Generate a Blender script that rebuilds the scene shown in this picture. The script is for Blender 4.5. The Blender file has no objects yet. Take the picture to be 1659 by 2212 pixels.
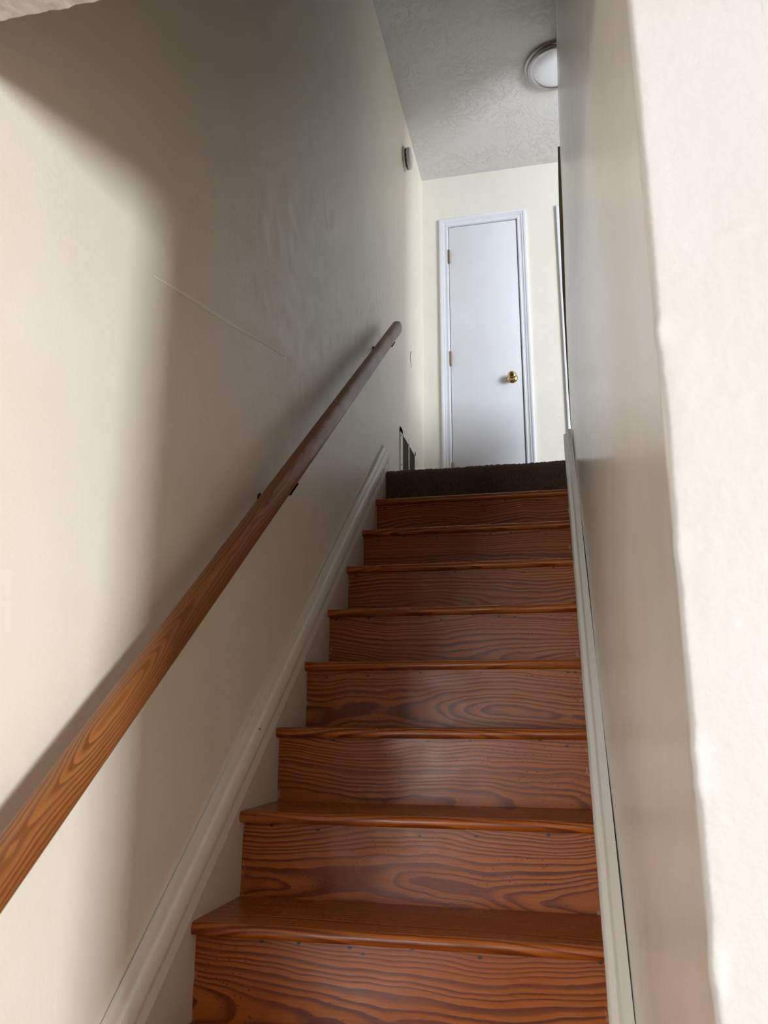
import bpy, bmesh, math, random
from mathutils import Vector, Matrix
random.seed(7)
S = bpy.context.scene
COL = S.collection

# ------------------------------------------------------------------ camera
W = 0.8167; RISE = 0.19; RUN = 0.2321
YB = 2.965; ZC = 4.089; ZL = 9 * RISE; ZF = -5 * RISE
CAM = Vector((0.7762, -1.6795, 0.5936)); YAW, PITCH, ROLL = -0.2195, 0.2503, 0.004
fw = Vector((math.sin(YAW) * math.cos(PITCH), math.cos(YAW) * math.cos(PITCH), math.sin(PITCH)))
rt = Vector((math.cos(YAW), -math.sin(YAW), 0)); up = rt.cross(fw)
r2 = rt * math.cos(ROLL) + up * math.sin(ROLL); u2 = -rt * math.sin(ROLL) + up * math.cos(ROLL)
cd = bpy.data.cameras.new('camera'); cam = bpy.data.objects.new('camera', cd); COL.objects.link(cam)
cd.sensor_fit = 'VERTICAL'; cd.sensor_height = 36; cd.lens = 1747.3354 / 2212 * 36
cd.clip_start = 0.02
cd.dof.use_dof = True; cd.dof.focus_distance = 2.9; cd.dof.aperture_fstop = 11
m = Matrix((r2, u2, -fw)).transposed().to_4x4(); m.translation = CAM
cam.matrix_world = m; S.camera = cam

# ------------------------------------------------------------------ world, lights, exposure
S.view_settings.view_transform = 'Standard'; S.view_settings.look = 'None'
S.view_settings.gamma = 1; S.view_settings.use_curve_mapping = False
S.view_settings.exposure = 0.14
wd = bpy.data.worlds.new('world'); S.world = wd; wd.use_nodes = True
wd.node_tree.nodes['Background'].inputs[0].default_value = (0.75, 0.85, 1, 1)
wd.node_tree.nodes['Background'].inputs[1].default_value = 0.3

def area(name, loc, target, sx, sy, power, color, spread=180):
    l = bpy.data.lights.new(name, 'AREA'); l.shape = 'RECTANGLE'; l.size = sx; l.size_y = sy
    l.energy = power; l.color = color; l.spread = math.radians(spread)
    o = bpy.data.objects.new(name, l); COL.objects.link(o); o.location = loc
    o.rotation_euler = (Vector(target) - Vector(loc)).to_track_quat('-Z', 'Y').to_euler()
    return o
# daylight through the front room window (behind and right of the camera)
area('daylight_front_window', (6.9, -5.5, 0.52), (0.4, -0.8, 0.6), 1.10, 1.25, 580, (0.93, 0.97, 1.0))
# daylight through the front room window behind the camera, to its left
area('daylight_rear_window', (-1.9, -7.85, 0.35), (0.5, 0.0, 0.6), 1.4, 1.4, 165, (0.97, 0.985, 1.0))
# daylight through the upstairs hall window
area("daylight_hall_window", (2.95, 0.75, 2.95), (0.4, 2.9, 2.8), 1.0, 1.1, 95, (0.87, 0.92, 1.0))

# ------------------------------------------------------------------ node helpers
class NT:
    def __init__(s, name):
        s.m = bpy.data.materials.new(name); s.m.use_nodes = True; s.t = s.m.node_tree
        s.b = s.t.nodes['Principled BSDF']; s.o = s.t.nodes['Material Output']
    def n(s, typ, **k):
        nd = s.t.nodes.new(typ)
        for a, v in k.items(): setattr(nd, a, v)
        return nd
    def set(s, sock, v):
        if isinstance(v, bpy.types.NodeSocket): s.t.links.new(v, sock)
        else: sock.default_value = v
    def math(s, op, a, b=0.0, c=None, clamp=False):
        nd = s.n('ShaderNodeMath', operation=op, use_clamp=clamp)
        s.set(nd.inputs[0], a); s.set(nd.inputs[1], b)
        if c is not None: s.set(nd.inputs[2], c)
        return nd.outputs[0]
    def vmul(s, v, k, add=None):
        nd = s.n('ShaderNodeVectorMath', operation='MULTIPLY'); s.set(nd.inputs[0], v); nd.inputs[1].default_value = k
        out = nd.outputs[0]
        if add is not None:
            n2 = s.n('ShaderNodeVectorMath', operation='ADD'); s.set(n2.inputs[0], out); s.set(n2.inputs[1], add); out = n2.outputs[0]
        return out
    def noise(s, v, scale, detail=2, rough=0.5, dist=0.0):
        nd = s.n('ShaderNodeTexNoise'); s.set(nd.inputs['Vector'], v)
        nd.inputs['Scale'].default_value = scale; nd.inputs['Detail'].default_value = detail
        nd.inputs['Roughness'].default_value = rough; nd.inputs['Distortion'].default_value = dist
        return nd.outputs[0]
    def ramp(s, f, stops, interp='LINEAR'):
        nd = s.n('ShaderNodeValToRGB'); s.set(nd.inputs[0], f); cr = nd.color_ramp; cr.interpolation = interp
        while len(cr.elements) < len(stops): cr.elements.new(0.5)
        for e, (p, c) in zip(cr.elements, stops):
            e.position = p; e.color = (c, c, c, 1) if isinstance(c, (int, float)) else (*c, 1)
        return nd.outputs[0]
    def mix(s, f, a, b, blend='MIX'):
        nd = s.n('ShaderNodeMix', data_type='RGBA', blend_type=blend)
        s.set(nd.inputs[0], f)
        s.set(nd.inputs[6], a if isinstance(a, bpy.types.NodeSocket) else (*a, 1))
        s.set(nd.inputs[7], b if isinstance(b, bpy.types.NodeSocket) else (*b, 1))
        return nd.outputs[2]
    def bump(s, h, strength, dist, prev=None):
        nd = s.n('ShaderNodeBump'); s.set(nd.inputs['Height'], h)
        nd.inputs['Strength'].default_value = strength; nd.inputs['Distance'].default_value = dist
        if prev is not None: s.set(nd.inputs['Normal'], prev)
        return nd.outputs[0]
    def coord(s, which='Object'):
        return s.n('ShaderNodeTexCoord').outputs[which]
    def sep(s, v):
        nd = s.n('ShaderNodeSeparateXYZ'); s.set(nd.inputs[0], v); return nd.outputs
    def rnd(s, k=30.0):
        oi = s.n('ShaderNodeObjectInfo'); r = s.math('MULTIPLY', oi.outputs['Random'], k)
        c = s.n('ShaderNodeCombineXYZ'); s.set(c.inputs[0], r); s.set(c.inputs[1], s.math('MULTIPLY', r, 0.37)); s.set(c.inputs[2], s.math('MULTIPLY', r, 1.7))
        return c.outputs[0], oi.outputs['Random']
    def fin(s, color=None, rough=None, normal=None, metal=0.0, spec=None, coat=None):
        if color is not None: s.set(s.b.inputs['Base Color'], color if isinstance(color, bpy.types.NodeSocket) else (*color, 1))
        if rough is not None: s.set(s.b.inputs['Roughness'], rough)
        if normal is not None: s.set(s.b.inputs['Normal'], normal)
        s.b.inputs['Metallic'].default_value = metal
        if spec is not None: s.b.inputs['Specular IOR Level'].default_value = spec
        if coat is not None: s.b.inputs['Coat Weight'].default_value = coat; s.b.inputs['Coat Roughness'].default_value = 0.2
        return s.m

def paint(name, base, rough=0.42, tex=0.35, tscale=95, scuff=0.0, drag=0.0, spec=0.5, rv=0.06):
    t = NT(name); v = t.coord()
    n1 = t.noise(v, tscale, 3, 0.6); n2 = t.noise(v, 3.1, 3, 0.55); n3 = t.noise(v, 16, 4, 0.6)
    c = t.mix(t.ramp(n2, [(0.35, 0.0), (0.7, 1.0)]), base, tuple(x * k for x, k in zip(base, (0.955, 0.945, 0.92))))
    if scuff:
        st = t.noise(t.vmul(v, (1, 3.2, 1.4)), 9, 5, 0.65)
        sx = t.sep(v)
        # hand marks along the slope of the handrail (a band that follows the stair pitch)
        d = t.math('SUBTRACT', sx[2], t.math('MULTIPLY', sx[1], 0.82))
        band = t.ramp(t.math('MULTIPLY', t.math('ABSOLUTE', t.math('SUBTRACT', d, 1.12)), 1.6), [(0.0, 1.0), (0.9, 0.0)])
        fy = t.ramp(t.math('MULTIPLY_ADD', sx[1], 0.33, 0.1), [(0.1, 0.0), (0.45, 1.0), (0.78, 1.0), (0.9, 0.0)])
        k = t.math('MULTIPLY', t.math('MULTIPLY', t.ramp(st, [(0.5, 0.0), (0.68, 1.0)]), band), fy)
        c = t.mix(t.math('MULTIPLY', k, scuff), c, tuple(x * 0.5 for x in base))
    spots = t.n('ShaderNodeTexVoronoi'); t.set(spots.inputs['Vector'], v); spots.inputs['Scale'].default_value = 9
    sp = t.ramp(spots.outputs['Distance'], [(0.0, 1.0), (0.022, 0.9), (0.034, 0.0)])
    nb = t.bump(n1, tex, 0.0022); nb = t.bump(n3, 0.25 + drag, 0.004, nb); nb = t.bump(sp, 0.5, 0.0016, nb)
    return t.fin(c, t.ramp(n3, [(0.3, rough - rv), (0.7, rough + rv)]), nb, spec=spec)

CREAM = (0.83, 0.78, 0.67)
M_WALL = paint('cream_wall_paint', CREAM, rough=0.40, scuff=0.38)
M_WALLR = paint('cream_wall_paint_right', CREAM, rough=0.22, tex=0.14, drag=-0.23, rv=0.015)
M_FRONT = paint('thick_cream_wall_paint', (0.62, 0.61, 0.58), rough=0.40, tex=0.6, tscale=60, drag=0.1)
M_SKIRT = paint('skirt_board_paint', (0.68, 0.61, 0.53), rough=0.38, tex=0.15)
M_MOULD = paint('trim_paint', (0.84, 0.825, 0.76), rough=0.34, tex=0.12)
M_WHITE = paint('door_paint', (0.80, 0.825, 0.90), rough=0.33, tex=0.10, tscale=60)
M_PLASTIC = paint('white_plastic', (0.72, 0.70, 0.68), rough=0.35, tex=0.0)

def mk_ceiling():
    t = NT('textured_ceiling'); v = t.coord()
    fan = t.noise(v, 15, 3, 0.55, 2.2)
    patch = t.noise(v, 3.5, 1, 0.5)
    fine = t.noise(v, 60, 3, 0.6)
    h = t.math('MULTIPLY', t.ramp(fan, [(0.50, 0.0), (0.56, 1.0), (0.60, 0.2), (0.66, 0.8)]), t.ramp(patch, [(0.35, 0.25), (0.6, 1.0)]))
    nb = t.bump(h, 0.7, 0.0030); nb = t.bump(fine, 0.4, 0.003, nb)
    return t.fin((0.70, 0.69, 0.675), 0.6, nb)
M_CEIL = mk_ceiling()

def mk_wood(name, light, mid, dark, N=105.0, rough=0.26, axis='x', y0=0.045, amp=0.07, holes=True, coat=0.35, wob=1.0, z0=-0.085):
    t = NT(name); v = t.coord(); off, rn = t.rnd()
    sc = (1, 1, 1) if axis == 'x' else None
    p = v
    warp = t.noise(t.vmul(p, (2.4, 4.5, 5.0), off), 1.6, 2, 0.5)
    warp2 = t.noise(t.vmul(p, (4, 3, 9), off), 1.5, 3, 0.55)
    s = t.sep(p)
    # the heart of the log wanders behind the face of the board
    xo = t.n('ShaderNodeCombineXYZ'); t.set(xo.inputs[0], s[0]); 
    hx = t.noise(t.vmul(xo.outputs[0], (1, 1, 1), off), 1.5, 1, 0.4)
    hx2 = t.noise(t.vmul(xo.outputs[0], (1.3, 1, 1), t.vmul(off, (1.7, 2.1, 0.6))), 1.6, 1, 0.4)
    dy = t.math('SUBTRACT', s[1], t.math('MULTIPLY_ADD', hx, amp * 2, y0 - amp * 0.85))
    zc = t.math('MULTIPLY_ADD', rn, 0.06, z0)
    zc = t.math('ADD', zc, t.math('MULTIPLY', t.math('SUBTRACT', hx2, 0.5), 0.09))
    dz = t.math('SUBTRACT', s[2], zc)
    r = t.math('SQRT', t.math('ADD', t.math('MULTIPLY', dy, dy), t.math('MULTIPLY', dz, dz)))
    r = t.math('ADD', r, t.math('MULTIPLY', t.math('SUBTRACT', warp, 0.5), 0.034 * wob))
    r = t.math('ADD', r, t.math('MULTIPLY', t.math('SUBTRACT', warp2, 0.5), 0.010 * wob))
    ci = t.n('ShaderNodeCombineXYZ'); t.set(ci.inputs[0], t.math('MULTIPLY', r, 38.0)); t.set(ci.inputs[1], t.math('MULTIPLY', rn, 20.0))
    ph = t.math('FRACT', t.math('MULTIPLY_ADD', r, N, t.math('MULTIPLY', t.noise(ci.outputs[0], 1.0, 2, 0.5), 3.0)))
    band = t.ramp(ph, [(0.0, 0.0), (0.42, 0.15), (0.74, 1.0), (0.93, 0.95), (1.0, 0.0)])
    lowf = t.noise(t.vmul(p, (2.0, 2.0, 3.5), off), 2.2, 3, 0.6)
    fine = t.noise(t.vmul(p, (14, 260, 260), off), 1.0, 3, 0.6)
    c = t.mix(band, light, dark)
    c = t.mix(t.ramp(lowf, [(0.36, 0.0), (0.66, 0.55)]), c, mid)
    c = t.mix(t.math('MULTIPLY', t.ramp(fine, [(0.35, 0.0), (0.75, 1.0)]), 0.35), c, dark)
    if holes:
        def pits(fx, fz, r0, r1):
            vo = t.n('ShaderNodeTexVoronoi', voronoi_dimensions='2D')
            c2 = t.n('ShaderNodeCombineXYZ'); t.set(c2.inputs[0], t.math('MULTIPLY_ADD', s[0], fx, t.math('MULTIPLY', rn, 40.0))); t.set(c2.inputs[1], t.math('MULTIPLY', s[2], fz))
            t.set(vo.inputs['Vector'], c2.outputs[0]); vo.inputs['Scale'].default_value = 1.0
            return t.ramp(vo.outputs['Distance'], [(0.0, 1.0), (r0, 1.0), (r1, 0.0)])
        top = t.ramp(t.math('MULTIPLY_ADD', s[2], 5.0, 0.5), [(0.78, 0.0), (0.82, 1.0)])
        k = t.math('MULTIPLY', pits(13, 22, 0.035, 0.085), top)
        c = t.mix(k, c, (0.012, 0.007, 0.006))
        pk = t.ramp(t.noise(t.vmul(p, (5, 0.01, 9), off), 1.0, 0), [(0.52, 0.0), (0.58, 0.9)])
        c = t.mix(t.math('MULTIPLY', pits(38, 46, 0.03, 0.10), pk), c, (0.03, 0.012, 0.006))
        # worn, paint-flecked ends of the boards
        wr = t.noise(t.vmul(p, (60, 60, 25), off), 1.0, 3, 0.6)
        en = t.ramp(t.math('ABSOLUTE', t.math('MULTIPLY_ADD', s[0], 1.19, -0.4855)), [(0.470, 0.0), (0.484, 1.0)])
        c = t.mix(t.math('MULTIPLY', t.ramp(wr, [(0.58, 0.0), (0.64, 0.8)]), en), c, (0.45, 0.33, 0.2))
    smear = t.noise(t.vmul(p, (3, 3, 5), off), 2.5, 4, 0.6)
    rg = t.ramp(smear, [(0.3, rough - 0.05), (0.7, rough + 0.13)])
    nb = t.bump(t.math('MULTIPLY_ADD', band, 0.5, fine), 0.12, 0.0015)
    return t.fin(c, rg, nb, coat=coat, spec=0.38)
M_RISER = mk_wood('varnished_pine_riser', (0.46, 0.128, 0.015), (0.30, 0.068, 0.009), (0.125, 0.021, 0.003), rough=0.30, coat=0.08)
M_TREAD = mk_wood('varnished_pine_tread', (0.48, 0.14, 0.017), (0.32, 0.075, 0.010), (0.16, 0.030, 0.005), coat=0.12, N=95, holes=False, y0=-0.20, amp=0.03, z0=-0.30, wob=0.2)
M_RAIL = mk_wood('worn_oak_rail', (0.33, 0.125, 0.034), (0.23, 0.078, 0.020), (0.15, 0.048, 0.013), N=230, rough=0.40, holes=False, coat=0.1, wob=0.5, amp=0.02, y0=0.10, z0=-0.10)

def mk_carpet():
    t = NT('brown_carpet'); v = t.coord()
    n = t.noise(v, 130, 4, 0.85); b = t.noise(v, 26, 4, 0.7)
    c = t.mix(t.ramp(n, [(0.3, 0.0), (0.7, 1.0)]), (0.042, 0.021, 0.015), (0.22, 0.135, 0.10))
    c = t.mix(t.ramp(b, [(0.35, 0.0), (0.75, 0.55)]), c, (0.15, 0.10, 0.08))
    nb = t.bump(n, 1.0, 0.006)
    m = t.fin(c, 0.95, nb, spec=0.1)
    t.b.inputs['Sheen Weight'].default_value = 0.25
    return m
M_CARPET = mk_carpet()
def simple(name, col, rough, metal=0.0, bumpy=0.0):
    t = NT(name); v = t.coord(); n = t.noise(v, 120, 3, 0.6)
    c = t.mix(n, tuple(x * 0.9 for x in col), tuple(min(1, x * 1.08) for x in col))
    return t.fin(c, t.ramp(n, [(0.3, max(0.02, rough - 0.03)), (0.7, rough + 0.04)]), t.bump(n, bumpy, 0.001) if bumpy else None, metal=metal)
M_BRASS = simple('polished_brass', (0.62, 0.50, 0.24), 0.12, 1.0)
M_OLDBRASS = simple('tarnished_brass_hinge', (0.30, 0.20, 0.13), 0.38, 1.0)
M_NICKEL = simple('brushed_nickel', (0.40, 0.39, 0.375), 0.22, 1.0)
M_BRONZE = simple('dark_bronze', (0.035, 0.028, 0.024), 0.4, 0.8)
M_DIFF = simple('frosted_white_lens', (0.74, 0.75, 0.77), 0.45)
M_DARK = simple('dark_void', (0.012, 0.010, 0.009), 0.8)
M_LOUVRE = simple('brown_grille_louvre', (0.10, 0.075, 0.058), 0.5, 0.2)
M_ENDSHADE = simple('wall_end_shade', (0.40, 0.35, 0.25), 0.5, 0, 0.2)  # shade of the wall end put into the strip's colour
M_DENT = simple('brown_scuffed_paint', (0.16, 0.12, 0.085), 0.7)
M_CHIP = simple('pale_filler', (0.97, 0.96, 0.92), 0.5)
M_FLOOR = mk_wood('front_room_floor', (0.34, 0.15, 0.05), (0.26, 0.10, 0.03), (0.14, 0.05, 0.015), N=60, holes=False)
M_RECESS = simple('shaded_gap', (0.05, 0.05, 0.055), 0.8)

# ------------------------------------------------------------------ mesh helpers
def link(name, bm, mat, parent=None, loc=None, smooth=False, recalc=True):
    if recalc: bmesh.ops.recalc_face_normals(bm, faces=bm.faces)
    me = bpy.data.meshes.new(name); bm.to_mesh(me); bm.free()
    if mat: me.materials.append(mat)
    if smooth:
        for p in me.polygons: p.use_smooth = True
        try: me.set_sharp_from_angle(angle=math.radians(38))
        except Exception: pass
    o = bpy.data.objects.new(name, me); COL.objects.link(o)
    if parent: o.parent = parent
    if loc is not None: o.location = loc
    return o
def struct(o): o['kind'] = 'structure'; return o
def tag(o, label, cat, group=None):
    o['label'] = label; o['category'] = cat
    if group: o['group'] = group
    return o
def thing(name, loc, label=None, cat=None, group=None):
    o = bpy.data.objects.new(name, None); COL.objects.link(o); o.location = loc; o.empty_display_size = 0.05
    if label: tag(o, label, cat, group)
    return o
def abox(bm, x0, x1, y0, y1, z0, z1, bev=0.0, seg=2):
    vs = [bm.verts.new((x, y, z)) for x in (x0, x1) for y in (y0, y1) for z in (z0, z1)]
    F = [(0, 1, 3, 2), (4, 6, 7, 5), (0, 4, 5, 1), (2, 3, 7, 6), (0, 2, 6, 4), (1, 5, 7, 3)]
    fs = [bm.faces.new([vs[i] for i in f]) for f in F]
    if bev:
        es = list({e for f in fs for e in f.edges})
        bmesh.ops.bevel(bm, geom=es, offset=bev, segments=seg, affect='EDGES', profile=0.5)
def box(name, dims, mat, parent=None, bev=0.0, loc=None):
    bm = bmesh.new(); abox(bm, *dims, bev=bev)
    return link(name, bm, mat, parent, loc, smooth=bev > 0)
def sweep(bm, prof, p0, p1, axU, axV, sub=1, wob=None):
    """extrude closed 2D profile (list of (u,v)) from p0 to p1"""
    p0, p1, axU, axV = map(Vector, (p0, p1, axU, axV)); rings = []
    for i in range(sub + 1):
        t = i / sub; c = p0.lerp(p1, t); row = []
        for k, (u, v) in enumerate(prof):
            d = wob(t, k) if wob else (0, 0)
            row.append(bm.verts.new(c + axU * (u + d[0]) + axV * (v + d[1])))
        rings.append(row)
    n = len(prof)
    for a, b in zip(rings, rings[1:]):
        for i in range(n):
            bm.faces.new((a[i], a[(i + 1) % n], b[(i + 1) % n], b[i]))
    bm.faces.new(rings[0]); bm.faces.new(list(reversed(rings[-1])))
def lathe(bm, prof, seg, M=Matrix()):
    """prof: list of (r, h) ; axis = local z, transformed by M"""
    rings = []
    for r, h in prof:
        if r < 1e-6: rings.append([bm.verts.new(M @ Vector((0, 0, h)))])
        else: rings.append([bm.verts.new(M @ Vector((r * math.cos(2 * math.pi * i / seg), r * math.sin(2 * math.pi * i / seg), h))) for i in range(seg)])
    for a, b in zip(rings, rings[1:]):
        for i in range(seg):
            j = (i + 1) % seg
            if len(a) == 1 and len(b) == 1: continue
            if len(a) == 1: bm.faces.new((a[0], b[j], b[i]))
            elif len(b) == 1: bm.faces.new((a[i], a[j], b[0]))
            else: bm.faces.new((a[i], a[j], b[j], b[i]))
AX_X = Matrix.Rotation(math.radians(90), 4, 'Y')        # local z -> +x
AX_NY = Matrix.Rotation(math.radians(90), 4, 'X')       # local z -> -y
AX_NZ = Matrix.Rotation(math.radians(180), 4, 'X')      # local z -> -z
def g(x, s): return math.exp(-(x / s) ** 2)
def sm(x): x = max(0, min(1, x)); return x * x * (3 - 2 * x)

# ------------------------------------------------------------------ structure
YF = -1.0      # front face of the wall round the stair opening
ZH = 1.41      # head of the opening
ZC1 = 1.49     # front room ceiling
XWALL = -0.008
# left wall of the stairwell: a fine grid so the plaster can undulate slightly
bm = bmesh.new()
ny, nz = 60, 60
y0, y1, z0, z1 = YF, YB + 0.02, ZF, ZC + 0.02
G = [[bm.verts.new((XWALL + 0.0010 * math.sin(y * 2.1 + z * 1.3) * math.sin(z * 2.7 - y) , y, z)) for z in [z0 + (z1 - z0) * j / nz for j in range(nz + 1)]] for y in [y0 + (y1 - y0) * i / ny for i in range(ny + 1)]]
for i in range(ny):
    for j in range(nz): bm.faces.new((G[i][j], G[i + 1][j], G[i + 1][j + 1], G[i][j + 1]))
abox(bm, XWALL - 0.12, XWALL - 0.02, YF - 0.02, YB + 0.1, ZF, ZC + 0.1)
wall_left = struct(link('wall_left', bm, M_WALL, smooth=True))
for p in wall_left.data.polygons: p.use_smooth = True

# right wall of the stairwell, with a rounded, lumpy corner bead where the opening ends
XR2 = 0.985; YE = 1.965
def xw(y, z):
    a = 0.852 + 0.015 * sm((-0.55 - y) / 0.45)
    a += 0.006 * sm((z - 1.9) / 0.7) + 0.030 * max(0, z - 2.5) / 1.6
    a += 0.0012 * math.sin(3 * y + 5 * z) * (1 if y > -0.9 else 0)
    return a
bumps = [(0.922, 0.012, 0.0024), (0.73, 0.016, 0.0018), (0.571, 0.013, 0.0022), (0.545, 0.010, 0.0016), (0.42, 0.022, 0.0030), (0.842, 0.03, -0.0010), (1.09, 0.05, -0.0005), (0.66, 0.05, 0.0005)]
R = 0.007
bm = bmesh.new(); rows = []
zz = [ZF + 1.2 * i / 30 for i in range(30)] + [0.25 + 1.15 * i / 420 for i in range(420)] + [1.40 + (ZC - 1.40) * i / 30 for i in range(31)]
ys = [YE - (YE + 0.5) * i / 40 for i in range(41)] + [-0.5 - 0.42 * i / 12 for i in range(1, 13)] + [-0.95, -0.97, -0.982]
rnds = [random.uniform(-1, 1) for _ in range(900)]
def jit(z, k): 
    q = (z + 2) * 60 + k * 37.3; i = int(q); f = q - i
    return rnds[i % 900] * (1 - f) + rnds[(i + 1) % 900] * f
for z in zz:
    row = [bm.verts.new((xw(y, z), y, z)) for y in ys]
    b = sum(a * g(z - c, s) for c, s, a in bumps) + 0.00025 * jit(z, 0)
    xc = xw(YF, z)
    for k in range(9):
        th = math.pi / 2 * k / 8
        w_ = math.sin(2 * th) * 0.9 + 0.35
        cx = xc + R - (R + b * w_) * math.cos(th); cy = YF + R - (R + b * w_ * 0.8) * math.sin(th)
        row.append(bm.verts.new((cx, cy, z)))
    for k in range(1, 17):
        x = xc + R + 0.010 * k
        dz = 0.0012 * math.sin(40 * x + 9 * z) * 0.4
        if 1 < k: dz -= b * 0.35 * g(k, 3)
        # a nail pop and a drip in the thick paint
        dz += -0.003 * g(x - 0.945, 0.0042) * g(z - 1.013, 0.0042)
        dz += -0.0012 * g(x - 0.886, 0.003) * g(z - 0.87, 0.03)
        row.append(bm.verts.new((x, YF + dz, z)))
    rows.append(row)
for a, b in zip(rows, rows[1:]):
    for i in range(len(a) - 1): bm.faces.new((a[i], a[i + 1], b[i + 1], b[i]))
# far end and hall side
xe = 0.852
nn = len(rows)
far = [bm.verts.new((XR2, YE, r[0].co.z)) for r in rows]
frt = [bm.verts.new((XR2, YF + 0.02, r[0].co.z)) for r in rows]
for i in range(nn - 1):
    bm.faces.new((rows[i][0], rows[i + 1][0], far[i + 1], far[i]))
    bm.faces.new((far[i], far[i + 1], frt[i + 1], frt[i]))
wall_right = struct(link('wall_right', bm, M_WALLR, smooth=False, recalc=False))
for p in wall_right.data.polygons: p.use_smooth = True
try: wall_right.data.set_sharp_from_angle(angle=math.radians(40))
except Exception: pass
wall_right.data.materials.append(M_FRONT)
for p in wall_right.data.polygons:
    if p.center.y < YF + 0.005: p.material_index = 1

# the front room ceiling stops at the stairwell; its edge is a slightly ragged plaster arris
YH = -0.932
bm = bmesh.new(); nx = 160; rows = []
for j in range(30):
    y = YH - 0.012 * j ** 1.35
    rows.append([bm.verts.new((XWALL + (XR2 - XWALL) * i / nx, y + (0.0016 * jit(i * 0.012, 5) if j == 0 else 0), ZC1 - (0.0012 * jit(i * .01, 9) if j == 1 else 0) + 0.0006 * jit(i * 0.02, j))) for i in range(nx + 1)])
rows = [[bm.verts.new((XWALL + (XR2 - XWALL) * i / nx, YH, ZC1 + 0.25)) for i in range(nx + 1)]] + rows
for a, b in zip(rows, rows[1:]):
    for i in range(nx): bm.faces.new((a[i], a[i + 1], b[i + 1], b[i]))
ye_ = rows[-1][0].co.y
abox(bm, XWALL, XR2, YH - 0.12, YH - 0.01, ZC1 + 0.02, ZC)
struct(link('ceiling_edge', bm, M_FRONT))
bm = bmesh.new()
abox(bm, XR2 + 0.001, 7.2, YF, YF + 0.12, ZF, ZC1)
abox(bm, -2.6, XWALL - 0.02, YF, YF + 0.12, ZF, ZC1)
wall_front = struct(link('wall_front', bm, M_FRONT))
box_ = lambda n, d, mt: struct(box(n, d, mt))
# rest of the front room (behind the camera)
RX, RY = 7.2, -8.0
box_('floor', (-2.6, RX, RY, YF + 0.12, ZF - 0.1, ZF), M_FLOOR)
box_('ceiling_front', (-2.6, RX, RY, ye_, ZC1, ZC1 + 0.12), M_CEIL)
box_('wall_room_left', (-2.7, -2.6, RY, YF, ZF, ZC1), M_FRONT)
bm = bmesh.new()
abox(bm, -2.6, -2.6 + 0.02, RY - .1, RY, ZF, ZC1); abox(bm, -1.15, RX, RY - .1, RY, ZF, ZC1)
abox(bm, -2.58, -1.15, RY - .1, RY, ZF, -0.4); abox(bm, -2.58, -1.15, RY - .1, RY, 1.12, ZC1)
struct(link('wall_room_back', bm, M_FRONT))
bm = bmesh.new()     # right wall of the front room, with the window opening
abox(bm, RX, RX + .1, RY, -6.3, ZF, ZC1); abox(bm, RX, RX + .1, -4.7, YF + .12, ZF, ZC1)
abox(bm, RX, RX + .1, -6.3, -4.7, ZF, -0.4); abox(bm, RX, RX + .1, -6.3, -4.7, 1.2, ZC1)
struct(link('wall_room_right', bm, M_FRONT))
# landing, hall and ceiling upstairs
box_('ceiling', (-0.1, 3.1, YF + 0.12, YB + 0.1, ZC, ZC + 0.1), M_CEIL)
bm = bmesh.new()
DX0, DX1, DZ = 0.155, 0.611, 3.715
D2X0, D2X1 = 0.905, 1.55
def backwall(z):
    pass
abox(bm, -0.1, DX0, YB, YB + 0.1, ZL - 0.3, ZC + 0.05)
abox(bm, DX1, D2X0, YB, YB + 0.1, ZL - 0.3, ZC + 0.05)
abox(bm, D2X1, 3.1, YB, YB + 0.1, ZL - 0.3, ZC + 0.05)
abox(bm, DX0, DX1, YB, YB + 0.1, DZ, ZC + 0.05)
abox(bm, D2X0, D2X1, YB, YB + 0.1, DZ, ZC + 0.05)
struct(link('wall_back', bm, paint('upper_wall_paint', (0.84, 0.825, 0.745), rough=0.45)))
bm = bmesh.new()     # hall wall with its window opening
abox(bm, 3.0, 3.1, YF, 0.2, ZL - 0.2, ZC); abox(bm, 3.0, 3.1, 1.3, YB, ZL - 0.2, ZC)
abox(bm, 3.0, 3.1, 0.2, 1.3, ZL - 0.2, 2.35); abox(bm, 3.0, 3.1, 0.2, 1.3, 3.6, ZC)
struct(link('wall_hall', bm, M_WALL))
box_('wall_hall_front', (XR2, 3.1, YF + 0.02, YF + 0.12, ZL - 0.2, ZC), M_WALL)
bm = bmesh.new()
abox(bm, XR2, 3.0, YF + 0.12, YE + 0.05, ZL - 0.16, ZL - 0.002)
abox(bm, 0.84, 3.0, YE + 0.0, YB, ZL - 0.16, ZL - 0.002)
abox(bm, -0.1, 0.84, YE + 0.0, YB, ZL - 0.16, ZL - 0.012)
struct(link('floor_landing', bm, M_CARPET))

# unseen low block added behind the right wall to shade the lower door
box_('door_shade_block', (0.94, 1.06, YE + 0.05, 2.46, ZL - 0.01, 2.46), M_WALL)
# added strip standing in for the shaded far end of the right wall
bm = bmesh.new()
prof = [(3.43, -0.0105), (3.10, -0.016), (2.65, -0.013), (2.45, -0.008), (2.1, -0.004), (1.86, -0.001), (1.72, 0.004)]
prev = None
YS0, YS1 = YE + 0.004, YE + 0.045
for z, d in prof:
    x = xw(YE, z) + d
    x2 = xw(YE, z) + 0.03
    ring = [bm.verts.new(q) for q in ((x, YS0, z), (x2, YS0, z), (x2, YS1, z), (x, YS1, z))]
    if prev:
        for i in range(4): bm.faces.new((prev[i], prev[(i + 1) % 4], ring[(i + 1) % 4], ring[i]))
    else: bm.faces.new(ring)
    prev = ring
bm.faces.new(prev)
struct(link('shade_strip_1', bm, M_ENDSHADE))

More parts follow.
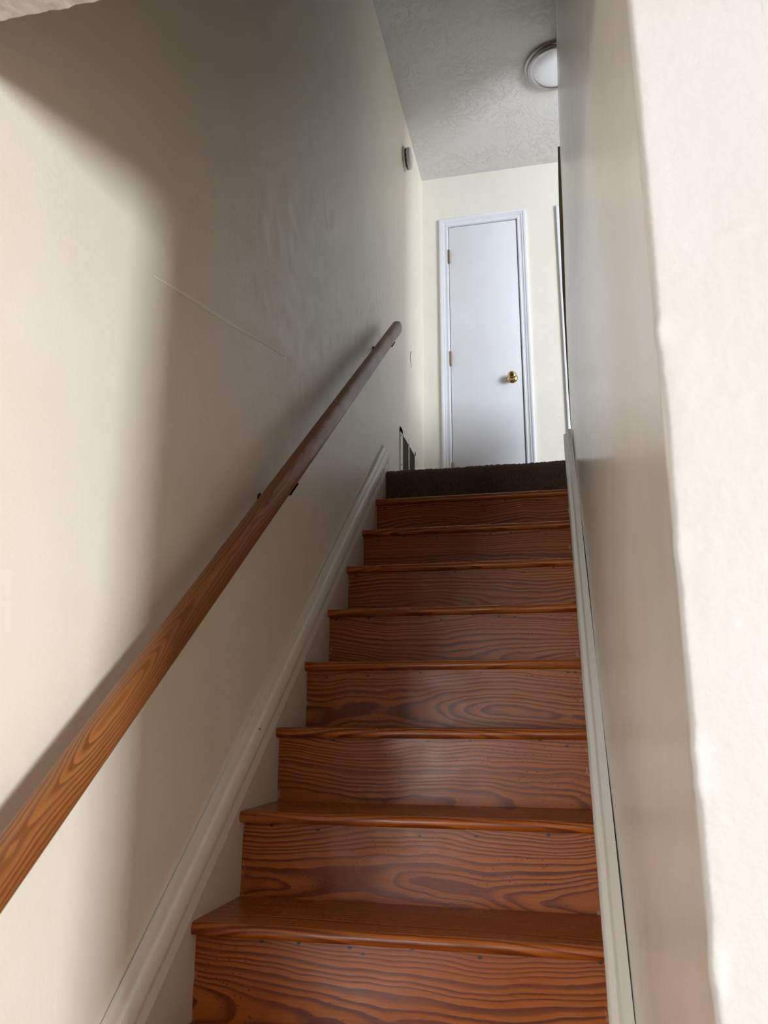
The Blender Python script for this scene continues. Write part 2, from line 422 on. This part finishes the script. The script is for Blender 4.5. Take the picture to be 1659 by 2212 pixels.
# ------------------------------------------------------------------ doors on the landing
def casing(bm, x0, x1, zt, inner, left_only=False):
    """mitred moulded casing; profile distance from the opening u, projection v"""
    pr = [(0.0, 0.0), (0.0, 0.009), (0.004, 0.012), (0.010, 0.012), (0.013, 0.009), (0.024, 0.010), (0.027, 0.014), (0.036, 0.015), (0.039, 0.018), (0.050, 0.020), (0.054, 0.018), (0.055, 0.0)]
    path = [(x0, ZL - 0.02, -1, 0), (x0, zt, -1, 1), (x1, zt, 1, 1), (x1, ZL - 0.02, 1, 0)]
    rings = []
    for (x, z, sx, sz) in path:
        rings.append([bm.verts.new((x + sx * (u + inner), YB - v, z + sz * (u + inner))) for u, v in pr])
    for a, b in zip(rings, rings[1:]):
        for i in range(len(pr) - 1): bm.faces.new((a[i], a[i + 1], b[i + 1], b[i]))
    bm.faces.new(rings[0]); bm.faces.new(rings[-1])
d1 = thing('door_1', (0.38, YB, ZL)); struct(d1)
d1['label'] = 'white flush closet door at the top of the stairs'
inv = Matrix.Translation((-0.38, -YB, -ZL))
def child(name, bm, mat, par, off, smooth=True):
    bmesh.ops.transform(bm, matrix=Matrix.Translation(tuple(-c for c in off)), verts=bm.verts)
    return link(name, bm, mat, par, (0, 0, 0), smooth)
O1 = (0.38, YB, ZL)
bm = bmesh.new(); abox(bm, 0.166, 0.600, YB - 0.001, YB + 0.034, ZL + 0.012, 3.704, bev=0.0015)
child('door_panel', bm, M_WHITE, d1, O1)
bm = bmesh.new(); casing(bm, DX0, DX1, DZ, -0.004)
child('door_casing', bm, M_WHITE, d1, O1)
bm = bmesh.new()      # jamb with its stop
abox(bm, DX0 - 0.001, 0.163, YB - 0.004, YB + 0.09, ZL - 0.02, DZ); abox(bm, 0.604, DX1 + 0.001, YB - 0.004, YB + 0.09, ZL - 0.02, DZ)
abox(bm, DX0, DX1, YB - 0.004, YB + 0.09, 3.709, DZ + 0.001); abox(bm, 0.163, 0.604, YB + 0.038, YB + 0.05, ZL, DZ)
child('door_jamb', bm, M_WHITE, d1, O1)
for hz in (3.490, 2.776, 2.045):
    bm = bmesh.new()
    M = Matrix.Translation((0.1640, YB - 0.009, hz - 0.046))
    lathe(bm, [(0.0, -0.006), (0.004, -0.004), (0.0035, -0.001), (0.0065, 0), (0.0065, 0.030), (0.006, 0.0305), (0.0065, 0.031), (0.0065, 0.061), (0.006, 0.0615), (0.0065, 0.062), (0.0065, 0.092), (0.0035, 0.093), (0.004, 0.096), (0.0, 0.098)], 16, M)
    abox(bm, 0.1585, 0.1665, YB - 0.010, YB - 0.002, hz - 0.044, hz + 0.044)
    child('hinge', bm, M_OLDBRASS, d1, O1)
kx, kz = 0.541, 2.612
knob = bmesh.new(); M = Matrix.Translation((kx, YB - 0.001, kz)) @ AX_NY
lathe(knob, [(0.0125, 0.004), (0.0115, 0.018), (0.0125, 0.026), (0.020, 0.031), (0.0260, 0.038), (0.0275, 0.046), (0.0255, 0.054), (0.019, 0.060), (0.010, 0.0625), (0.0, 0.063)], 40, M)
kob = child('door_knob', knob, M_BRASS, d1, O1); kob['label'] = 'polished brass round knob'
bm = bmesh.new(); lathe(bm, [(0.033, 0.0), (0.033, 0.002), (0.030, 0.007), (0.022, 0.011), (0.0135, 0.013), (0.0, 0.013)], 40, M)
bmesh.ops.transform(bm, matrix=Matrix.Translation(tuple(-c for c in O1)), verts=bm.verts)
link('rose', bm, M_BRASS, kob, (0, 0, 0), True)

d2 = thing('door_2', (1.2, YB, ZL)); struct(d2); d2['label'] = 'white cased doorway beside it, mostly hidden by the right wall'
O2 = (1.2, YB, ZL)
bm = bmesh.new(); casing(bm, D2X0, D2X1, DZ, -0.004); child('door_casing', bm, M_WHITE, d2, O2)
bm = bmesh.new(); abox(bm, D2X0, D2X1, YB + 0.03, YB + 0.065, ZL + 0.012, DZ, bev=0.0015); child('door_panel', bm, M_WHITE, d2, O2)

# ------------------------------------------------------------------ staircase
stairs = thing('staircase', (0, 0, ZF), 'straight flight of reddish varnished pine steps between two cream walls', 'staircase')
XR = 0.842; XL = -0.003
OVER = 0.028
def tread_mesh():
    bm = bmesh.new()
    h = 0.026; r = h / 2; pr = []
    for k in range(9):
        a = math.pi / 2 + math.pi * k / 8
        pr.append((r * 0.85 + r * 0.85 * math.cos(a), -r + r * math.sin(a)))
    pr += [(RUN + OVER + 0.01, -h), (RUN + OVER + 0.01, 0)]
    n = 24
    rn = [[random.uniform(-1, 1) for _ in range(n + 1)] for _ in range(3)]
    def wob(t, k):
        i = int(round(t * n))
        return (0.0008 * rn[0][i] if k in (2, 3, 4, 5, 6) else 0, 0.0004 * rn[1][i] if k < 9 else 0)
    sweep(bm, [(u, v) for u, v in pr], (XL, 0, 0), (XR, 0, 0), (0, 1, 0), (0, 0, 1), sub=n, wob=wob)
    return bm
def riser_mesh(h=RISE - 0.026):
    bm = bmesh.new()
    n = 16; rn = [random.uniform(-1, 1) for _ in range(n + 1)]
    pr = [(0, -h / 2), (0, h / 2), (0.019, h / 2), (0.019, -h / 2)]
    sweep(bm, pr, (XL, 0, 0), (XR, 0, 0), (0, 1, 0), (0, 0, 1), sub=n)
    return bm
for k in range(-4, 9):
    y = (k - 1) * RUN; z = k * RISE
    o = link('tread', tread_mesh(), M_TREAD, stairs, (0, y, z - ZF), True)
for k in range(-4, 9):
    y = (k - 1) * RUN + OVER; z = k * RISE - 0.026 - (RISE - 0.026) / 2
    o = link('riser', riser_mesh(), M_RISER, stairs, (0, y, z - ZF))
    # thin quarter bead hiding the joint under the nosing
# painted skirt boards and their mouldings
mS = RISE / RUN
U = Vector((0, 1, mS)).normalized(); Nn = Vector((0, -mS, 1)).normalized()
def skirt(name, xf, side, ytop):
    # board face as a thin slab with sloping top, reaching down behind the steps
    bm = bmesh.new()
    ya, yb = -1.14, ytop
    f = lambda y, c: RISE + mS * y + c
    pts = [(ya, f(ya, 0.05)), (yb, f(yb, 0.05)), (yb, f(yb, 0.05) - 0.40), (ya + 0.0, ZF), ]
    x0, x1 = sorted((xf, xf - side * 0.006))
    a = [bm.verts.new((x0, y, z - ZF)) for y, z in pts]; b = [bm.verts.new((x1, y, z - ZF)) for y, z in pts]
    bm.faces.new(a); bm.faces.new(list(reversed(b)))
    for i in range(4): bm.faces.new((a[i], b[i], b[(i + 1) % 4], a[(i + 1) % 4]))
    o = link(name, bm, M_SKIRT, stairs, (0, 0, 0)); o['label'] = 'painted skirt board beside the steps'; return o
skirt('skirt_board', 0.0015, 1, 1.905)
def moulding(xf, side, lo, hi, ytop, ybot=-1.1, thick=1.0):
    H = (hi - lo) / math.sqrt(1 + mS * mS)
    pr = [(0.0, 0.0), (0.0095, 0.0), (0.0115, 0.003), (0.0115, H * 0.29), (0.0050, H * 0.30), (0.0040, H * 0.35), (0.0050, H * 0.385), (0.0150, H * 0.40), (0.0170, H * 0.45), (0.0175, H * 0.54), (0.0172, H * 0.74), (0.0150, H * 0.80), (0.0105, H * 0.825), (0.0098, H * 0.93), (0.0078, H), (0.0, H)]
    pr = [(u * thick, v) for u, v in pr]
    bm = bmesh.new()
    n = 60; rn = [[random.uniform(-1, 1) for _ in range(n + 1)] for _ in range(2)]
    def wob(t, k): 
        i = int(round(t * n)); e = 1 if k in (13, 14) else 0.3
        return (0.0005 * rn[0][i] * (k > 0 and k < 15), 0.0012 * rn[1][i] * e)
    p = lambda y: (xf, y, RISE + mS * y + lo - ZF)
    sweep(bm, pr, p(ybot), p(ytop), (side, 0, 0), tuple(Nn), sub=n, wob=wob)
    o = link('skirt_moulding', bm, M_MOULD, stairs, (0, 0, 0), True)
    o['label'] = 'cream ridged moulding running up the wall'
    return o
ml = moulding(-0.0065, 1, 0.022, 0.165, 1.86, thick=1.4)
mr = moulding(0.8505, -1, 0.012, 0.150, 1.93, thick=2.1)
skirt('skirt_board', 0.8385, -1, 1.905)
# little flakes of filler and nail heads on the moulding are parts of it
for (px_, pz_) in ((1.70, 0.075), (1.42, 0.065), (0.30, 0.11), (1.78, 0.10)):
    bm = bmesh.new(); lathe(bm, [(0.0022, 0.0), (0.0022, 0.001), (0, 0.001)], 8, Matrix.Translation((0.0180, px_, RISE + mS * px_ + 0.022 + pz_ - ZF)) @ AX_X)
    nh = link('nail_head', bm, M_DARK, ml); nh['label'] = 'small dark nail head'

# ------------------------------------------------------------------ carpet on the landing and top riser
bm = bmesh.new()
cp = []
yn = 8 * RUN - 0.022
rr = 0.022
zc0 = 8 * RISE + 0.001
cp = [(yn + 0.030, zc0), (yn + 0.018, zc0), (yn + 0.010, zc0 + 0.05), (yn + 0.001, zc0 + 0.10), (yn - 0.006, ZL - 0.045), (yn - 0.004, ZL - 0.018), (yn + 0.006, ZL - 0.003), (yn + 0.02, ZL + 0.004), (yn + 0.045, ZL + 0.004)]
cp += [(yn + 0.045 + 0.1 * i, ZL + 0.001) for i in range(1, 10)] + [(YB - 0.012, ZL)]
n = 160; rows = []
for i in range(n + 1):
    x = 0.002 + (0.838 - 0.002) * i / n; row = []
    for k, (y, z) in enumerate(cp):
        q = 0.0022 * jit(i * 0.013, k % 7)
        row.append(bm.verts.new((x, y + (q if 2 < k < 9 else 0), z + (0.0025 * jit(i * .02, 11) + 0.0012 * math.sin(i * .09) if 4 < k < 10 else 0))))
    rows.append(row)
for a, b in zip(rows, rows[1:]):
    for i in range(len(cp) - 1): bm.faces.new((a[i], a[i + 1], b[i + 1], b[i]))
carpet = link('carpet', bm, M_CARPET, smooth=True)
sd = carpet.modifiers.new('thickness', 'SOLIDIFY'); sd.thickness = 0.010; sd.offset = -1
tag(carpet, 'dark brown pile carpet wrapped over the landing edge and top riser', 'carpet')

# ------------------------------------------------------------------ handrail
rail = thing('handrail', (0.07, 0.5, 1.42), 'round-ended wooden handrail climbing the left wall on dark brackets', 'handrail')
RO = Vector((0.07, 0.5, 1.42))
sl = 0.806
RU = Vector((0, 1, sl)).normalized(); RN = Vector((0, -sl, 1)).normalized()
XC = 0.068
def zrail(y): return 2.412 + sl * (y - 1.78)       # centre line
bm = bmesh.new()
hw, hh = 0.0215, 0.030
pr = []
for k in range(28):
    a = 2 * math.pi * k / 28; ca, sa = math.cos(a), math.sin(a); e = 2 / 3.1
    pr.append((math.copysign(abs(ca) ** e, ca) * hw, math.copysign(abs(sa) ** e, sa) * hh))
ya, yb = -1.02, 1.765
stations = [(ya + (yb - ya) * i / 60, 1.0) for i in range(61)]
L = 0.030
for q in (0.25, 0.5, 0.7, 0.85, 0.95, 0.995): stations.append((yb + L * q * RU.y, math.sqrt(1 - q * q)))
rings = []
for i, (y, s) in enumerate(stations):
    c = Vector((XC, y, zrail(y)))
    rings.append([bm.verts.new((c + Vector((1, 0, 0)) * u * (s * 0.8 + 0.2 if s < 1 else 1) + RN * v * s)) for u, v in pr])
for a, b in zip(rings, rings[1:]):
    for i in range(28): bm.faces.new((a[i], a[(i + 1) % 28], b[(i + 1) % 28], b[i]))
bm.faces.new(rings[0]); bm.faces.new(list(reversed(rings[-1])))
# the rail is made in its own axes so that the grain runs along it
frame = Matrix((RU, Vector((-1, 0, 0)), RN)).transposed().to_4x4()   # columns: along, out, up
frame.translation = (XC, 0.5, zrail(0.5))
bmesh.ops.transform(bm, matrix=frame.inverted(), verts=bm.verts)
ro = link('rail', bm, M_RAIL, rail, None, True); ro.matrix_basis = Matrix.Translation(-RO) @ frame
def bracket(y):
    z = zrail(y)
    b = bmesh.new()
    # wall rose, arm curving out and up, saddle under the rail
    M = Matrix.Translation((XWALL + 0.0, y, z - 0.058)) @ AX_X
    lathe(b, [(0.0, 0.0), (0.021, 0.0), (0.021, 0.004), (0.013, 0.009), (0.0, 0.010)], 20, M)
    pts = []
    for k in range(9):
        a = math.pi / 2 * k / 8
        pts.append(Vector((XWALL + 0.008 + (XC - XWALL - 0.008) * math.sin(a), y, z - 0.058 + 0.030 * (1 - math.cos(a)))))
    prev = None
    for i, p in enumerate(pts):
        d = (pts[min(i + 1, 8)] - pts[max(i - 1, 0)]).normalized(); s = Vector((0, 1, 0)); nrm = d.cross(s)
        ring = [b.verts.new(p + (s * math.cos(t) + nrm * math.sin(t)) * 0.0055) for t in [2 * math.pi * q / 10 for q in range(10)]]
        if prev:
            for q in range(10): b.faces.new((prev[q], prev[(q + 1) % 10], ring[(q + 1) % 10], ring[q]))
        prev = ring
    b.faces.new(prev)
    sc = Vector((XC, y, z)) - RN * (hh + 0.0035)
    sweep(b, [(-0.010, -0.003), (0.013, -0.003), (0.019, 0.006), (0.013, 0.0045), (-0.010, 0.0045)], tuple(sc - RU * 0.032), tuple(sc + RU * 0.032), (1, 0, 0), tuple(RN))
    bmesh.ops.transform(b, matrix=Matrix.Translation(-RO), verts=b.verts)
    o = link('bracket', b, M_BRONZE, rail, None, True); o['label'] = 'dark metal bracket under the rail'
for y in (-0.78, 0.30, 1.60): bracket(y)

# ------------------------------------------------------------------ wall vent (return air grille)
VY0, VY1, VZ0, VZ1 = 2.200, 2.632, 1.745, 2.063
vent = thing('wall_vent', (XWALL, 2.416, VZ0), 'white framed air grille with brown louvres low on the left wall', 'vent')
VO = Vector((XWALL, 2.416, VZ0))
def vchild(name, bm, mat): 
    bmesh.ops.transform(bm, matrix=Matrix.Translation(-VO), verts=bm.verts); return link(name, bm, mat, vent)
bm = bmesh.new(); T = XWALL + 0.0055; Q = XWALL + 0.001
fy, fz = 0.038, 0.026
for d in ((VY0, VY0 + fy + 0.02, VZ0, VZ1), (VY1 - fy + 0.012, VY1, VZ0, VZ1), (VY0, VY1, VZ0, VZ0 + fz), (VY0, VY1, VZ1 - fz, VZ1)):
    abox(bm, Q, T, *d)
ym = 2.43
abox(bm, Q, T, ym - 0.008, ym + 0.008, VZ0, VZ1)
vchild('frame', bm, M_MOULD)
bm = bmesh.new(); abox(bm, Q - 0.0005, Q + 0.0015, VY0 + 0.02, VY1 - 0.02, VZ0 + 0.02, VZ1 - 0.02); vchild('backing', bm, M_DARK)
bm = bmesh.new(); k = 0
z = VZ0 + fz + 0.006
while z < VZ1 - fz - 0.004:
    for a, b in ((VY0 + fy + 0.02, ym - 0.008), (ym + 0.008, VY1 - fy + 0.012)):
        v = [bm.verts.new(q) for q in ((Q + 0.0015, a, z + 0.005), (Q + 0.0015, b, z + 0.005), (T - 0.001, b, z), (T - 0.001, a, z), (Q + 0.0015, a, z + 0.0065), (Q + 0.0015, b, z + 0.0065), (T - 0.001, b, z + 0.0015), (T - 0.001, a, z + 0.0015))]
        for f in ((0, 1, 2, 3), (7, 6, 5, 4), (3, 2, 6, 7), (0, 3, 7, 4), (1, 5, 6, 2)): bm.faces.new([v[i] for i in f])
    z += 0.0125
vchild('louvres', bm, M_LOUVRE)
for sz in (1.86, 2.02):
    bm = bmesh.new(); lathe(bm, [(0.004, 0), (0.003, 0.002), (0, 0.0022)], 10, Matrix.Translation((T, VY0 + 0.016, sz)) @ AX_X); vchild('screw', bm, M_BRONZE)

# ------------------------------------------------------------------ smoke detector
DC = (XWALL + 0.001, 2.345, 3.785)
det = thing('smoke_detector', DC, 'round white smoke detector with dark slots high on the left wall', 'smoke detector')
bm = bmesh.new(); lathe(bm, [(0, 0), (0.070, 0), (0.070, 0.006), (0.067, 0.010), (0.058, 0.011), (0, 0.011)], 48, AX_X); link('base', bm, M_PLASTIC, det, None, True)
bm = bmesh.new(); lathe(bm, [(0.050, 0.010), (0.054, 0.014), (0.060, 0.016)], 48, AX_X); lathe(bm, [(0.060, 0.0205), (0.063, 0.023), (0.062, 0.032), (0.056, 0.040), (0.040, 0.043), (0, 0.0435)], 48, AX_X)
lathe(bm, [(0.055, 0.0155), (0.055, 0.0215)], 48, AX_X)
link('cover', bm, M_PLASTIC, det, None, True)
bm = bmesh.new()
for k in range(12):
    a0 = 2 * math.pi * k / 12 + 0.05; a1 = a0 + 0.42
    for i in range(4):
        t0 = a0 + (a1 - a0) * i / 4; t1 = a0 + (a1 - a0) * (i + 1) / 4
        v = [bm.verts.new((h, r * math.cos(t), r * math.sin(t))) for t in (t0, t1) for r, h in ((0.0605, 0.0155), (0.0605, 0.021))]
        bm.faces.new((v[0], v[1], v[3], v[2]))
link('slots', bm, M_DARK, det)

# ------------------------------------------------------------------ ceiling light
lamp = thing('ceiling_light', (0.884, 2.14, ZC), 'round flush ceiling light with nickel rings and white lens, half hidden by wall', 'ceiling light')
def down(prof): 
    bm = bmesh.new(); lathe(bm, prof, 72, AX_NZ); return bm
link('ring', down([(0.150, 0.0), (0.168, 0.0), (0.172, 0.006), (0.172, 0.014), (0.167, 0.018), (0.160, 0.019), (0.160, 0.026), (0.156, 0.033), (0.147, 0.036), (0.136, 0.036), (0.131, 0.033), (0.129, 0.026)]), M_NICKEL, lamp, None, True)
link('lens', down([(0.131, 0.028), (0.115, 0.033), (0.09, 0.036), (0.05, 0.038), (0, 0.0385)]), M_DIFF, lamp, None, True)

# ------------------------------------------------------------------ marks on the left wall
def strip(name, pts, w, mat, label, h=0.0012):
    bm = bmesh.new(); prev = None
    for i, (y, z, s) in enumerate(pts):
        y2, z2, _ = pts[min(i + 1, len(pts) - 1)]; y0_, z0_, _ = pts[max(i - 1, 0)]
        d = Vector((0, y2 - y0_, z2 - z0_)).normalized(); nr = Vector((0, -d.z, d.y)) * w * s * 0.5
        c = Vector((XWALL + 0.0011 * math.sin(y * 2.1 + z * 1.3) * math.sin(z * 2.7 - y), y, z))
        ring = [bm.verts.new(c + q) for q in (-nr, -nr * .85 + Vector((h, 0, 0)), nr * .85 + Vector((h, 0, 0)), nr)]
        if prev:
            for k in range(3): bm.faces.new((prev[k], prev[k + 1], ring[k + 1], ring[k]))
        prev = ring
    o = link(name, bm, mat, wall_left); o['label'] = label; return o
pa, pb, pc = (-0.337, 1.468), (-0.045, 1.538), (0.448, 1.653)
pts = [(pa[0] + (pc[0] - pa[0]) * i / 20, pa[1] + (pc[1] - pa[1]) * i / 20 + 0.003 * math.sin(i * 0.5) * 0.5, 0.25 + 0.75 * math.sin(math.pi * min(0.96, max(0.05, i / 20)))) for i in range(21)]
strip('scratch', pts, 0.0115, M_CHIP, 'long pale straight scratch across the left wall')
pts = [(2.545 - 0.030 + 0.110 * (1 - math.cos((i / 12 - 0.5) * 1.6)), 2.600 + 0.052 * math.sin((i / 12 - 0.5) * 2.4), 0.4 + 0.6 * math.sin(math.pi * (0.1 + 0.8 * i / 12))) for i in range(13)]
strip('knob_dent', pts, 0.011, M_DENT, 'thin curved brown dent left by the door knob')
